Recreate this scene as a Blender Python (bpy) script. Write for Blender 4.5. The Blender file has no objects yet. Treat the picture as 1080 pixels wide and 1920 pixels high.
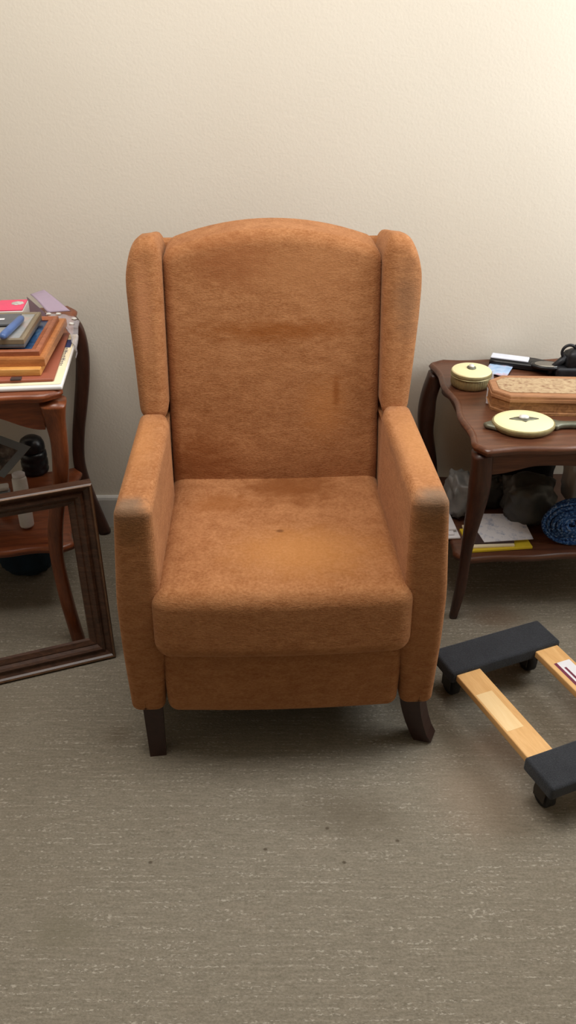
import bpy, bmesh, math, random
from mathutils import Vector, Matrix, noise
PI = math.pi
C = bpy.context.scene.collection
sc = bpy.context.scene
WALL = 2.333                      # back wall plane
# ---------------------------------------------------------------- camera
FP, CH, PIT = 1600.0, 1.45, math.radians(31)
cam = bpy.data.objects.new('camera', bpy.data.cameras.new('camera')); C.objects.link(cam)
cam.data.sensor_fit = 'VERTICAL'; cam.data.sensor_height = 36; cam.data.sensor_width = 24
cam.data.lens = FP / 1920 * 36; cam.data.clip_start = 0.05
cam.location = (0, 0, CH); cam.rotation_euler = (PI/2 - PIT, 0, 0)
sc.camera = cam
def _ray(px, py):
    u = (px-540)/FP; v = (py-960)/FP; c, s = math.cos(PIT), math.sin(PIT)
    return u, c - v*s, -s - v*c
def on_z(px, py, z):              # measured point of the place at height z
    a, b, d = _ray(px, py); t = (z-CH)/d; return Vector((a*t, b*t, z))
def on_y(px, py, y):              # measured point of the place at distance y
    a, b, d = _ray(px, py); t = y/b; return Vector((a*t, y, CH + d*t))
# ---------------------------------------------------------------- materials
def srgb(r, g, b):
    f = lambda v: (v/255/12.92) if v/255 <= .04045 else ((v/255+.055)/1.055)**2.4
    return (f(r), f(g), f(b), 1)
class NT:
    def __init__(s, name):
        s.m = bpy.data.materials.new(name); s.m.use_nodes = True
        s.t = s.m.node_tree; s.b = s.t.nodes['Principled BSDF']
        s.co = s.n('ShaderNodeTexCoord').outputs['Object']
    def n(s, k, **kw):
        nd = s.t.nodes.new(k)
        for a, v in kw.items(): setattr(nd, a, v)
        return nd
    def l(s, a, b): s.t.links.new(a, b)
    def val(s, sock, v):
        if hasattr(v, 'is_output') or isinstance(v, bpy.types.NodeSocket): s.l(v, sock)
        else: sock.default_value = v
    def map(s, scale, src=None, rot=(0,0,0)):
        nd = s.n('ShaderNodeMapping'); s.l(src or s.co, nd.inputs['Vector'])
        nd.inputs['Scale'].default_value = scale; nd.inputs['Rotation'].default_value = rot
        return nd.outputs[0]
    def noise(s, sc_, detail=3, rough=.55, vec=None, dist=0):
        nd = s.n('ShaderNodeTexNoise'); s.l(vec or s.co, nd.inputs['Vector'])
        nd.inputs['Scale'].default_value = sc_; nd.inputs['Detail'].default_value = detail
        nd.inputs['Roughness'].default_value = rough; nd.inputs['Distortion'].default_value = dist
        return nd.outputs['Fac']
    def ramp(s, fac, stops):
        nd = s.n('ShaderNodeValToRGB'); s.l(fac, nd.inputs[0]); e = nd.color_ramp.elements
        while len(e) < len(stops): e.new(.5)
        for i, (p, c) in enumerate(stops):
            e[i].position = p; e[i].color = c if len(c) == 4 else (*c, 1)
        return nd.outputs[0]
    def rng(s, fac, a, b, c=0, d=1):
        nd = s.n('ShaderNodeMapRange'); nd.interpolation_type = 'SMOOTHSTEP'
        s.l(fac, nd.inputs[0])
        for i, v in enumerate((a, b, c, d)): nd.inputs[i+1].default_value = v
        return nd.outputs[0]
    def math(s, op, a, b=0.0):
        nd = s.n('ShaderNodeMath', operation=op); s.val(nd.inputs[0], a); s.val(nd.inputs[1], b)
        return nd.outputs[0]
    def mix(s, fac, a, b, mode='MIX'):
        nd = s.n('ShaderNodeMix', data_type='RGBA', blend_type=mode)
        s.val(nd.inputs[0], fac); s.val(nd.inputs[6], a); s.val(nd.inputs[7], b)
        return nd.outputs[2]
    def blob(s, c, r, k=.0, jit=None):      # soft spot round a point, ragged by noise: 1 inside
        nd = s.n('ShaderNodeVectorMath', operation='SUBTRACT'); s.l(s.co, nd.inputs[0]); nd.inputs[1].default_value = c
        dv = s.n('ShaderNodeVectorMath', operation='DIVIDE'); s.l(nd.outputs[0], dv.inputs[0]); dv.inputs[1].default_value = r
        ln = s.n('ShaderNodeVectorMath', operation='LENGTH'); s.l(dv.outputs[0], ln.inputs[0])
        d = ln.outputs['Value']
        if jit is not None: d = s.math('ADD', d, s.math('MULTIPLY', s.math('SUBTRACT', jit, .5), .9))
        return s.rng(d, k, 1.0, 1, 0)
    def bump(s, h, strength, dist=.002):
        nd = s.n('ShaderNodeBump'); s.l(h, nd.inputs['Height'])
        nd.inputs['Strength'].default_value = strength; nd.inputs['Distance'].default_value = dist
        s.l(nd.outputs[0], s.b.inputs['Normal'])
    def out(s, color=None, rough=.6, metal=0, spec=.5, **kw):
        if color is not None: s.val(s.b.inputs['Base Color'], color)
        s.val(s.b.inputs['Roughness'], rough); s.b.inputs['Metallic'].default_value = metal
        s.b.inputs['Specular IOR Level'].default_value = spec
        for k, v in kw.items(): s.val(s.b.inputs[k.replace('_', ' ')], v)
        return s.m
def plain(name, col, rough=.5, metal=0, var=.12, nscale=30, spec=.5, bump=0, **kw):
    t = NT(name); f = t.noise(nscale, 3)
    lo = tuple(c*(1-var) for c in col[:3])+(1,); hi = tuple(min(1, c*(1+var)) for c in col[:3])+(1,)
    if bump: t.bump(f, bump)
    return t.out(t.ramp(f, [(.3, lo), (.7, hi)]), rough, metal, spec, **kw)

def mat_fabric(name='chair_chenille', stains=()):
    t = NT(name)
    big = t.noise(5, 4, .6, t.map((1, 1, 1.6)))
    nap = t.noise(26, 5, .65, t.map((1, 1, 2.6)), .5)
    fine = t.noise(230, 2, .6, t.map((.7, .7, 1.7)))
    col = t.ramp(big, [(.30, srgb(152, 96, 62)), (.5, srgb(176, 117, 80)), (.72, srgb(190, 132, 94))])
    col = t.mix(.48, col, t.ramp(nap, [(.33, srgb(138, 82, 50)), (.66, srgb(198, 142, 102))]))
    col = t.mix(.30, col, t.ramp(fine, [(.3, srgb(112, 68, 42)), (.7, srgb(208, 156, 118))]))
    for (c, r, k, tint, amt) in stains:
        col = t.mix(t.math('MULTIPLY', t.blob(c, r, k, nap), amt), col, tint)
    hs = t.n('ShaderNodeHueSaturation'); hs.inputs['Hue'].default_value = .503; hs.inputs['Saturation'].default_value = 1.05; hs.inputs['Value'].default_value = .84
    t.l(col, hs.inputs['Color']); col = hs.outputs[0]
    wv = t.n('ShaderNodeTexWave'); wv.inputs['Scale'].default_value = 110; wv.inputs['Distortion'].default_value = 4
    t.l(t.co, wv.inputs['Vector'])
    h = t.math('ADD', t.math('MULTIPLY', fine, .9), t.math('ADD', t.math('MULTIPLY', nap, .7), t.math('MULTIPLY', wv.outputs['Fac'], .12)))
    t.bump(h, .55, .0022)
    return t.out(col, .95, 0, .12, Sheen_Weight=.2, Sheen_Roughness=.45, Sheen_Tint=srgb(255, 205, 165))
def mat_wood(name, dark, mid, light, rough=.35, scale=1.0, axis=(1, 12, 12), coat=.15):
    t = NT(name)
    g = t.noise(5*scale, 5, .6, t.map(axis), .8); g2 = t.noise(40*scale, 3, .6, t.map(axis)); 
    col = t.ramp(g, [(.3, dark), (.52, mid), (.75, light)])
    col = t.mix(.25, col, t.ramp(g2, [(.35, dark), (.7, light)]))
    t.bump(g2, .12, .001)
    return t.out(col, rough, 0, .4, Coat_Weight=coat, Coat_Roughness=.25)
M = {}
GREY = srgb(128, 108, 92); DK = srgb(120, 66, 36)
M['fab'] = mat_fabric('chair_chenille')
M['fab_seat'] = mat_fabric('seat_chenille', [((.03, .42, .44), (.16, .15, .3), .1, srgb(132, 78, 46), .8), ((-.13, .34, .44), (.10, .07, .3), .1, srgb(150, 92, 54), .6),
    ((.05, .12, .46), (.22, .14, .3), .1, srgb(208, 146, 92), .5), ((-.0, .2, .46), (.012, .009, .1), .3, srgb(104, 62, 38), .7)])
M['fab_back'] = mat_fabric('back_chenille', [((.05, .55, .93), (.2, .4, .07), .1, srgb(176, 122, 86), .65), ((-.1, .55, .95), (.14, .4, .09), .1, srgb(150, 92, 62), .6), ((0, .5, .80), (.24, .4, .035), .1, srgb(146, 84, 46), .7),
    ((.12, .5, .62), (.08, .4, .1), .1, srgb(196, 132, 86), .5), ((.145, .5, .66), (.012, .4, .06), .1, srgb(140, 78, 42), .6), ((-.18, .5, .5), (.14, .4, .1), .1, srgb(122, 66, 36), .6)])
arm_st = [((sx*.285, .01, .655), (.06, .055, .05), .15, GREY, .85) for sx in (-1, 1)] + [((sx*.285, .0, .61), (.055, .05, .06), .1, srgb(134, 94, 64), .7) for sx in (-1, 1)] + \
    [((.25, .2, .64), (.03, .12, .03), .1, srgb(150, 104, 76), .6), ((.285, .25, .66), (.05, .25, .04), .1, srgb(208, 150, 104), .5), ((-.285, .3, .66), (.05, .25, .04), .1, srgb(206, 144, 96), .5)]
M['fab_arm'] = mat_fabric('arm_chenille', arm_st)
M['fab_wing'] = mat_fabric('wing_chenille', [((.30, .5, .87), (.05, .3, .13), .1, srgb(140, 104, 80), .65), ((-.33, .5, .84), (.03, .3, .1), .1, srgb(138, 92, 68), .45), ((-.29, .5, .86), (.03, .3, .14), .1, srgb(202, 142, 108), .5)])
M['chair_leg'] = plain('chair_leg_wood', srgb(48, 26, 22), .4, 0, .2, 60)
M['underside'] = plain('black_underlining', srgb(20, 18, 18), .9)
M['cherry'] = mat_wood('cherry_table_wood', srgb(88, 42, 24), srgb(126, 66, 38), srgb(156, 88, 50), .36)
M['walnut'] = mat_wood('walnut_table_wood', srgb(66, 38, 26), srgb(94, 57, 39), srgb(118, 76, 54), .33)
M['darkleg'] = mat_wood('dark_leg_wood', srgb(46, 26, 19), srgb(66, 38, 28), srgb(84, 50, 36), .42, 1, (8, 8, 1))
M['cherryleg'] = mat_wood('cherry_leg_wood', srgb(76, 36, 19), srgb(114, 60, 33), srgb(144, 80, 45), .34, 1, (8, 8, 1))
M['frame'] = mat_wood('frame_moulding_wood', srgb(46, 29, 21), srgb(76, 50, 37), srgb(102, 70, 52), .42, 1.4, (2, 14, 14))
M['frame_gilt'] = plain('worn_gilt_edge', srgb(108, 78, 54), .45, .1, .25, 60)
M['pine'] = mat_wood('pine_slat_wood', srgb(210, 158, 98), srgb(226, 178, 116), srgb(236, 192, 134), .5, .8, (14, 1.5, 14), .05)
M['pine_pale'] = mat_wood('pale_pine_patch', srgb(234, 198, 142), srgb(240, 206, 152), srgb(244, 214, 164), .6, .8, (14, 1.5, 14), 0)
def mat_felt():
    t = NT('charcoal_dolly_carpet'); f = t.noise(420, 2, .7); g = t.noise(20, 3)
    col = t.mix(.4, t.ramp(f, [(.3, srgb(30, 32, 36)), (.7, srgb(66, 68, 73))]), t.ramp(g, [(.3, srgb(38, 40, 45)), (.7, srgb(56, 58, 63))]))
    t.bump(f, .7, .002); return t.out(col, .95, 0, .1, Sheen_Weight=.15)
M['felt'] = mat_felt()
M['rubber'] = plain('black_rubber', srgb(24, 24, 25), .7)
M['steel'] = plain('zinc_steel', srgb(66, 62, 58), .45, .7)
def mat_wall():
    t = NT('orange_peel_wall_paint'); a = t.noise(150, 3, .5); b = t.noise(60, 2, .5); c = t.noise(1.2, 3)
    t.bump(t.math('ADD', t.math('MULTIPLY', a, .7), t.math('MULTIPLY', b, .5)), .22, .003)
    return t.out(t.ramp(c, [(.3, srgb(218, 209, 194)), (.7, srgb(223, 215, 201))]), .75, 0, .3)
M['wall'] = mat_wall()
M['white_paint'] = plain('ceiling_paint', srgb(232, 228, 220), .8, 0, .02)
M['base'] = plain('baseboard_vinyl', srgb(204, 201, 194), .5, 0, .04)
def mat_carpet():
    t = NT('woven_loop_carpet')
    # rows of loops running along x, with pale flecked yarn broken into dashes
    fine = t.noise(1, 3, .7, t.map((170, 260, 1)))
    med = t.noise(1, 3, .6, t.map((30, 150, 1)))
    rowsel = t.noise(1, 1, .5, t.map((7, 150, 1)))
    dash = t.noise(1, 2, .6, t.map((120, 210, 1)))
    blot = t.noise(2.4, 4, .6); blot2 = t.noise(7, 3, .6)
    col = t.ramp(fine, [(.28, srgb(104, 98, 85)), (.5, srgb(133, 126, 112)), (.74, srgb(155, 148, 133))])
    col = t.mix(.4, col, t.ramp(med, [(.3, srgb(110, 101, 88)), (.7, srgb(154, 144, 129))]))
    fl = t.math('MULTIPLY', t.rng(rowsel, .50, .62), t.rng(dash, .50, .64))
    col = t.mix(t.math('MULTIPLY', fl, .6), col, srgb(192, 184, 170))
    col = t.mix(t.rng(blot, .5, .75, 0, .28), col, srgb(118, 108, 92))
    col = t.mix(t.rng(blot2, .55, .8, 0, .22), col, srgb(148, 134, 118))
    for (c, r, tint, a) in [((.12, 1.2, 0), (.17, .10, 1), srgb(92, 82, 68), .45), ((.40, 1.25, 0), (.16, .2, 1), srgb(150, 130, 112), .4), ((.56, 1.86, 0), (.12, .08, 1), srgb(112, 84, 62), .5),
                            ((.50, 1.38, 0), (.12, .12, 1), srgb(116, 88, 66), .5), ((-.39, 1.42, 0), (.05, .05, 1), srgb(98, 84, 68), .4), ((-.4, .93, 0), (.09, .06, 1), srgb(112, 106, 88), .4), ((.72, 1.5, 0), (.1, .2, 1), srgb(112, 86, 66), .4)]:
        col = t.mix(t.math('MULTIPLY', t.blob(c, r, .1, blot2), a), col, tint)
    for c in [(-.27, 1.08, 0), (.08, 1.16, 0), (.22, 1.13, 0), (-.045, 1.11, 0), (.11, 1.08, 0)]:
        col = t.mix(t.math('MULTIPLY', t.blob(c, (.006, .005, 1), .3), .75), col, srgb(74, 64, 52))
    t.bump(t.math('ADD', fine, t.math('MULTIPLY', fl, .5)), .6, .003)
    return t.out(col, .97, 0, .08)
M['carpet'] = mat_carpet()
M['cream'] = plain('cream_enamel', srgb(240, 229, 178), .35, 0, .02, 12, .4)
M['brass'] = plain('aged_brass', srgb(150, 138, 98), .45, .4, .2, 80, .5)
M['pewter'] = plain('tarnished_pewter', srgb(112, 112, 96), .42, .5, .2, 60)
M['gem'] = plain('clear_rhinestone', srgb(226, 226, 224), .12, .1, .1, 120)
M['black'] = plain('black_plastic', srgb(20, 21, 25), .32)
M['blackiron'] = plain('black_cast_iron', srgb(38, 38, 42), .45, .4, .3, 60)
M['bristle'] = plain('white_satin_insert', srgb(216, 220, 232), .45, 0, .05)
M['glassy'] = plain('mirror_glass', srgb(170, 168, 165), .08, .95, .1)
def mat_box_side():
    t = NT('carved_box_wood'); g = t.noise(60, 4, .7, None, 1.5); h = t.noise(14, 4, .6, t.map((1, 1, 14)))
    col = t.mix(.5, t.ramp(g, [(.32, srgb(96, 60, 36)), (.66, srgb(176, 124, 78))]), t.ramp(h, [(.35, srgb(120, 78, 46)), (.68, srgb(196, 146, 98))]))
    t.bump(g, .5, .002); return t.out(col, .55, 0, .3)
M['boxside'] = mat_box_side()
M['boxband'] = mat_wood('box_lid_wood', srgb(136, 92, 62), srgb(164, 116, 80), srgb(182, 136, 98), .5, 2, (2, 14, 14), 0)
def mat_box_top():
    t = NT('floral_inlay'); g = t.noise(45, 4, .7, None, 2); v = t.n('ShaderNodeTexVoronoi'); v.inputs['Scale'].default_value = 70; t.l(t.co, v.inputs['Vector'])
    col = t.mix(.5, t.ramp(g, [(.35, srgb(128, 86, 60)), (.52, srgb(176, 148, 114)), (.7, srgb(196, 172, 138))]), t.ramp(v.outputs['Distance'], [(.1, srgb(120, 84, 62)), (.5, srgb(182, 160, 128))]))
    t.bump(g, .6, .002); return t.out(col, .6, 0, .3)
M['boxtop'] = mat_box_top()
def mat_film(name, col, alpha, rough=.18):
    t = NT(name); t.bump(t.noise(60, 4), .8, .006)
    return t.out(col, rough, 0, .7, Alpha=alpha)
M['film'] = mat_film('clear_plastic_film', srgb(214, 208, 214), .30)
M['greybag'] = plain('grey_plastic_bag', srgb(136, 138, 138), .4, 0, .25, 14, .5, .3)
M['darkbag'] = plain('charcoal_plastic_bag', srgb(74, 76, 74), .42, 0, .3, 14, .5, .3)
M['whitebag'] = plain('white_plastic_bag', srgb(196, 198, 198), .4, 0, .08, 12, .5, .2)
M['teal'] = plain('dark_teal_cloth', srgb(16, 40, 56), .9, 0, .3, 20)
M['navy'] = plain('navy_filler_cloth', srgb(26, 28, 36), .9, 0, .2, 14)
M['paper'] = plain('white_paper', srgb(228, 226, 230), .8, 0, .03)
def mat_print():
    t = NT('faint_blue_print_paper'); f = t.noise(38, 4, .7)
    return t.out(t.ramp(f, [(.5, srgb(228, 228, 233)), (.68, srgb(160, 172, 196))]), .8)
M['print'] = mat_print()
M['yellow'] = plain('yellow_envelope', srgb(224, 196, 44), .7, 0, .04)
M['brownfold'] = plain('dark_brown_folder', srgb(62, 44, 42), .7)
def mat_rope():
    t = NT('blue_flecked_rope'); f = t.noise(170, 2, .6); 
    col = t.ramp(f, [(.40, srgb(28, 52, 100)), (.55, srgb(56, 104, 168)), (.70, srgb(150, 168, 196))])
    t.bump(f, .8, .003); return t.out(col, .75, 0, .2)
M['rope'] = mat_rope()
M['tray'] = plain('white_card_edge', srgb(226, 224, 222), .5, 0, .03)
M['creamcard'] = plain('cream_card', srgb(238, 224, 190), .7, 0, .02)
M['inkblue'] = plain('blue_ink', srgb(42, 48, 92), .7)
M['terracotta'] = plain('terracotta_album_cover', srgb(150, 82, 60), .55, 0, .08, 8)
M['oakframe'] = mat_wood('honey_oak_frame', srgb(150, 90, 48), srgb(186, 118, 66), srgb(206, 140, 84), .38, 2, (2, 12, 12))
M['redframe'] = mat_wood('red_brown_frame', srgb(128, 68, 42), srgb(158, 90, 58), srgb(180, 110, 74), .38, 2, (2, 12, 12))
M['yellowwood'] = mat_wood('yellow_wood_block', srgb(188, 128, 62), srgb(212, 152, 82), srgb(222, 168, 98), .45, 2, (2, 12, 12))
M['greyframe'] = plain('taupe_frame', srgb(132, 118, 96), .45, 0, .1, 30)
def mat_pic(name, a, b, c, sc_=14):
    t = NT(name); f = t.noise(sc_, 4, .6, None, .6)
    return t.out(t.ramp(f, [(.35, a), (.52, b), (.68, c)]), .22, 0, .6)
M['pic_grey'] = mat_pic('faded_flower_print', srgb(142, 146, 150), srgb(160, 160, 156), srgb(190, 150, 148))
M['pic_blue'] = mat_pic('blue_photo', srgb(24, 44, 74), srgb(44, 78, 118), srgb(104, 132, 158))
M['pic_dark'] = mat_pic('dark_photo', srgb(34, 26, 26), srgb(92, 76, 70), srgb(150, 140, 130), 30)
M['bluepen'] = plain('blue_glasses_case', srgb(74, 100, 150), .35)
M['slate'] = plain('slate_grey_case', srgb(92, 94, 98), .5)
M['pink'] = plain('hot_pink_card', srgb(238, 84, 120), .5, 0, .04)
M['lilac'] = plain('lilac_envelope', srgb(172, 154, 174), .7, 0, .03)
M['greycard'] = plain('pale_grey_card', srgb(128, 134, 140), .5, 0, .05)
M['whiteplastic'] = plain('white_plastic', srgb(214, 212, 208), .4, 0, .04)
M['lightblue'] = mat_pic('pale_blue_packet', srgb(150, 182, 222), srgb(176, 200, 230), srgb(206, 160, 170), 22)
M['burgundy'] = plain('burgundy_print', srgb(112, 40, 62), .5)
M['pinkprint'] = plain('mauve_print', srgb(190, 120, 130), .5)
# ---------------------------------------------------------------- mesh helpers
def tag(o, label=None, cat=None, group=None, kind=None):
    if label: o['label'] = label
    if cat: o['category'] = cat
    if group: o['group'] = group
    if kind: o['kind'] = kind
    return o
def thing(name, label, cat, loc=(0, 0, 0), rz=0, group=None):
    o = bpy.data.objects.new(name, None); C.objects.link(o); o.empty_display_size = .05
    o.location = loc; o.rotation_euler = (0, 0, rz)
    return tag(o, label, cat, group)
def mesh(name, vs, fs, mat, parent=None, smooth=True, mod=None, angle=None):
    me = bpy.data.meshes.new(name); me.from_pydata([tuple(v) for v in vs], [], fs); me.update()
    bm = bmesh.new(); bm.from_mesh(me); bmesh.ops.remove_doubles(bm, verts=bm.verts, dist=1e-5)
    bmesh.ops.recalc_face_normals(bm, faces=bm.faces); bm.to_mesh(me); bm.free()
    me.polygons.foreach_set('use_smooth', [smooth]*len(me.polygons))
    if angle is not None: me.set_sharp_from_angle(angle=angle)
    me.materials.append(mat)
    o = bpy.data.objects.new(name, me); C.objects.link(o); o.parent = parent
    return o
def merge(*geos):
    V, Fc = [], []
    for vs, fs in geos:
        k = len(V); V += [Vector(v) for v in vs]; Fc += [tuple(i+k for i in f) for f in fs]
    return V, Fc
def rbox(x0, x1, y0, y1, z0, z1, r=.01, n=(6, 6, 6), seg=4, f=None):
    """rounded box, optionally bent by f(Vector)->Vector"""
    H_ = [(x1-x0)/2, (y1-y0)/2, (z1-z0)/2]; Cc = Vector(((x0+x1)/2, (y0+y1)/2, (z0+z1)/2))
    r = min(r, min(H_)*.999)
    ax = []
    for a in range(3):
        h = H_[a]; m = h-r; pts = []
        for i in range(seg+1): pts.append(-m - r*math.tan(PI/4*(1-i/seg)) if i < seg else -m)
        for i in range(1, n[a]): pts.append(-m + 2*m*i/n[a])
        pts += [-p for p in pts[:seg+1]][::-1]
        ax.append(pts)
    idx, V, Fc = {}, [], []
    def vid(i, j, k):
        key = (i, j, k)
        if key not in idx:
            p = Vector((ax[0][i], ax[1][j], ax[2][k]))
            q = Vector([max(-(H_[a]-r), min(H_[a]-r, p[a])) for a in range(3)])
            d = p-q
            if d.length > 1e-9: p = q + d.normalized()*r
            p = p+Cc
            if f: p = f(p)
            idx[key] = len(V); V.append(p)
        return idx[key]
    N = [len(a)-1 for a in ax]
    for (a, b, c) in ((0, 1, 2), (1, 2, 0), (2, 0, 1)):
        for i in range(N[a]):
            for j in range(N[b]):
                for e in (0, N[c]):
                    q = []
                    for (di, dj) in ((0, 0), (1, 0), (1, 1), (0, 1)):
                        t = [0, 0, 0]; t[a] = i+di; t[b] = j+dj; t[c] = e; q.append(vid(*t))
                    Fc.append(tuple(q if e else q[::-1]))
    return V, Fc
def loft(rings, cap=True, closed=True):
    V, Fc = [], []; n = len(rings[0])
    for r in rings: V += [Vector(p) for p in r]
    for i in range(len(rings)-1):
        for j in range(n if closed else n-1):
            k = (j+1) % n; Fc.append((i*n+j, i*n+k, (i+1)*n+k, (i+1)*n+j))
    if cap:
        Fc.append(tuple(range(n))[::-1]); Fc.append(tuple(range((len(rings)-1)*n, len(rings)*n)))
    return V, Fc
def inset2(P, d):
    n = len(P); out = []
    A = sum(P[i][0]*P[(i+1) % n][1]-P[(i+1) % n][0]*P[i][1] for i in range(n)); sg = 1 if A > 0 else -1
    for i in range(n):
        a = Vector(P[i-1]); b = Vector(P[(i+1) % n]); t = (b-a)
        t = t.normalized() if t.length > 1e-9 else Vector((1, 0))
        nn = Vector((t.y, -t.x))*sg
        out.append((P[i][0]-nn.x*d, P[i][1]-nn.y*d))
    return out
def resample(P, n):
    L = [0]; m = len(P)
    for i in range(m): L.append(L[-1]+(Vector(P[(i+1) % m])-Vector(P[i])).length)
    out = []
    for k in range(n):
        s = L[-1]*k/n; i = max(j for j in range(m) if L[j] <= s+1e-12)
        t = (s-L[i])/max(1e-9, L[i+1]-L[i]); a = Vector(P[i]); b = Vector(P[(i+1) % m]); out.append(tuple(a.lerp(b, t)))
    return out
def spline(P, per=6, closed=False):
    out = []; n = len(P); rng = n if closed else n-1
    g = (lambda i: Vector(P[i % n])) if closed else (lambda i: Vector(P[max(0, min(n-1, i))]))
    for i in range(rng):
        a, b, c, d = g(i-1), g(i), g(i+1), g(i+2)
        for k in range(per):
            t = k/per
            out.append(.5*((2*b)+(c-a)*t+(2*a-5*b+4*c-d)*t*t+(3*b-a-3*c+d)*t**3))
    if not closed: out.append(Vector(P[-1]))
    return out
def slab(P, layers, to3=lambda u, v, w: Vector((u, v, w)), bulge=0, capn=3):
    """closed outline P; layers = [(inset, height)...]; optional bulging end caps"""
    rings = []
    c = (sum(p[0] for p in P)/len(P), sum(p[1] for p in P)/len(P))
    def cap(ins, h, sgn):
        R = inset2(P, ins); o = []
        for k in range(1, capn+1):
            s = 1-k/(capn+.3); o.append([to3(c[0]+(p[0]-c[0])*s, c[1]+(p[1]-c[1])*s, h+sgn*bulge*(1-s*s)) for p in R])
        return o
    s0 = -1 if layers[0][1] < layers[-1][1] else 1
    if bulge: rings += cap(*layers[0], s0)[::-1]
    rings += [[to3(p[0], p[1], h) for p in inset2(P, ins)] for ins, h in layers]
    if bulge: rings += cap(*layers[-1], -s0)
    return loft(rings)
def rounded_layers(w0, w1, r, k=5):
    L = [(r*(1-math.sin(PI/2*i/k)), w0+r*(1-math.cos(PI/2*i/k))) for i in range(k+1)]
    return L + [(a, w1-(b-w0)) for a, b in L[::-1]]
def sweep(path, rad, n=10, sq=2.0, up=Vector((0, 1, 0))):
    """tube of varying radius (rx, ry); sq > 2 squares the section"""
    path = [Vector(p) for p in path]; rings = []
    for i, p in enumerate(path):
        t = (path[min(i+1, len(path)-1)]-path[max(i-1, 0)]).normalized()
        u = up if abs(t.dot(up)) < .95 else Vector((1, 0, 0))
        a = t.cross(u).normalized(); b = t.cross(a).normalized()
        r = rad[i] if isinstance(rad, (list, tuple)) else rad
        rx, ry = r if isinstance(r, (list, tuple, Vector)) else (r, r)
        ring = []
        for k in range(n):
            th = 2*PI*k/n; cx, cy = math.cos(th), math.sin(th)
            e = 2/sq; ring.append(p+a*rx*math.copysign(abs(cx)**e, cx)+b*ry*math.copysign(abs(cy)**e, cy))
        rings.append(ring)
    return loft(rings)
def lathe(prof, n=40, c=(0, 0, 0), sx=1, sy=1, fl=None):
    rings = []
    for r, z in prof:
        ring = []
        for k in range(n):
            th = 2*PI*k/n; rr = r*(1+(fl(th, z) if fl else 0))
            ring.append((c[0]+rr*math.cos(th)*sx, c[1]+rr*math.sin(th)*sy, c[2]+z))
        rings.append(ring)
    return loft(rings)
def crumple(c, s, seed, amp=.25, freq=3.0, flat=None, sub=4):
    bm = bmesh.new(); bmesh.ops.create_icosphere(bm, subdivisions=sub, radius=1)
    V = []
    for v in bm.verts:
        p = v.co.copy(); q = p*freq+Vector((seed*7.3, seed*3.1, seed*5.7))
        d = 1+amp*(noise.noise(q)+.6*abs(noise.noise(q*2.3))+.35*noise.noise(q*5))
        p = Vector((math.copysign(abs(p.x)**.7, p.x), math.copysign(abs(p.y)**.7, p.y), math.copysign(abs(p.z)**.75, p.z)))*d
        p = Vector((p.x*s[0], p.y*s[1], p.z*s[2]))+Vector(c)
        if flat is not None and p.z < flat: p.z = flat+(noise.noise(q*3)+1)*.0004
        V.append(p)
    F_ = [tuple(v.index for v in f.verts) for f in bm.faces]; bm.free()
    return V, F_
def box(x0, x1, y0, y1, z0, z1):
    V = [(x, y, z) for x in (x0, x1) for y in (y0, y1) for z in (z0, z1)]
    return V, [(0, 1, 3, 2), (4, 6, 7, 5), (0, 4, 5, 1), (2, 3, 7, 6), (0, 2, 6, 4), (1, 5, 7, 3)]
# ---------------------------------------------------------------- the setting
def struct(name, g, m, smooth=False, parent=None):
    o = mesh(name, *g, m, parent, smooth)
    if parent is None: o['kind'] = 'structure'
    return o
XL, XR, YB, ZC = -2.3, 1.5, -3.6, 2.5
struct('floor', box(XL, XR, YB, WALL, -.03, 0), M['carpet'])
struct('wall_back', box(XL-.1, XR+.1, WALL, WALL+.1, 0, ZC), M['wall'])
struct('wall_left', box(XL-.1, XL, YB, WALL, 0, ZC), M['wall'])
struct('wall_front', box(XL-.1, XR+.1, YB-.1, YB, 0, ZC), M['wall'])
struct('ceiling', box(XL-.1, XR+.1, YB-.1, WALL+.1, ZC, ZC+.05), M['white_paint'])
WY0, WY1, WZ0, WZ1 = 1.25, 2.2, 1.0, 2.3
struct('wall_right', merge(box(XR, XR+.1, YB, WY0, 0, ZC), box(XR, XR+.1, WY1, WALL, 0, ZC), box(XR, XR+.1, WY0, WY1, 0, WZ0), box(XR, XR+.1, WY0, WY1, WZ1, ZC)), M['wall'])
wn = struct('window_1', merge(box(XR+.02, XR+.07, WY0, WY0+.05, WZ0, WZ1), box(XR+.02, XR+.07, WY1-.05, WY1, WZ0, WZ1), box(XR+.02, XR+.07, WY0, WY1, WZ0, WZ0+.05), box(XR+.02, XR+.07, WY0, WY1, WZ1-.05, WZ1), box(XR+.03, XR+.06, (WY0+WY1)/2-.02, (WY0+WY1)/2+.02, WZ0, WZ1)), M['white_paint'])
bb = [(0, 0), (.012, 0), (.012, .098), (.010, .106), (.005, .111), (0, .111)]
struct('baseboard_back', loft([[(x, WALL-y, z) for y, z in bb] for x in (XL, XR)]), M['base'])
# ---------------------------------------------------------------- armchair
ch = thing('wing_armchair', 'worn rust-orange chenille wing recliner with dark wood feet, standing against the wall', 'armchair', (-.010, 1.35, 0), math.radians(2.4))
def back_y(z): return .475+(z-.43)*.20
# seat cushion
def fseat(p):
    t = max(0, min(1, (p.y+.03)/.5))
    zt = (p.z-.312)/(.470-.312)
    p.x *= 1.03-.035*t
    p.z += zt*(-.018*t + .010*math.cos(PI*p.x/.52)*math.sin(PI*min(1, t*1.0+.05)))
    p.y -= .012*math.cos(PI*p.x/.55)*(1-t)
    if t < .15: p.y += .010*(zt-.5)*(1-t/.15)
    return p
mesh('seat', *rbox(-.252, .252, -.028, .56, .312, .470, .034, (16, 16, 4), 6, fseat), M['fab_seat'], ch)
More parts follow.
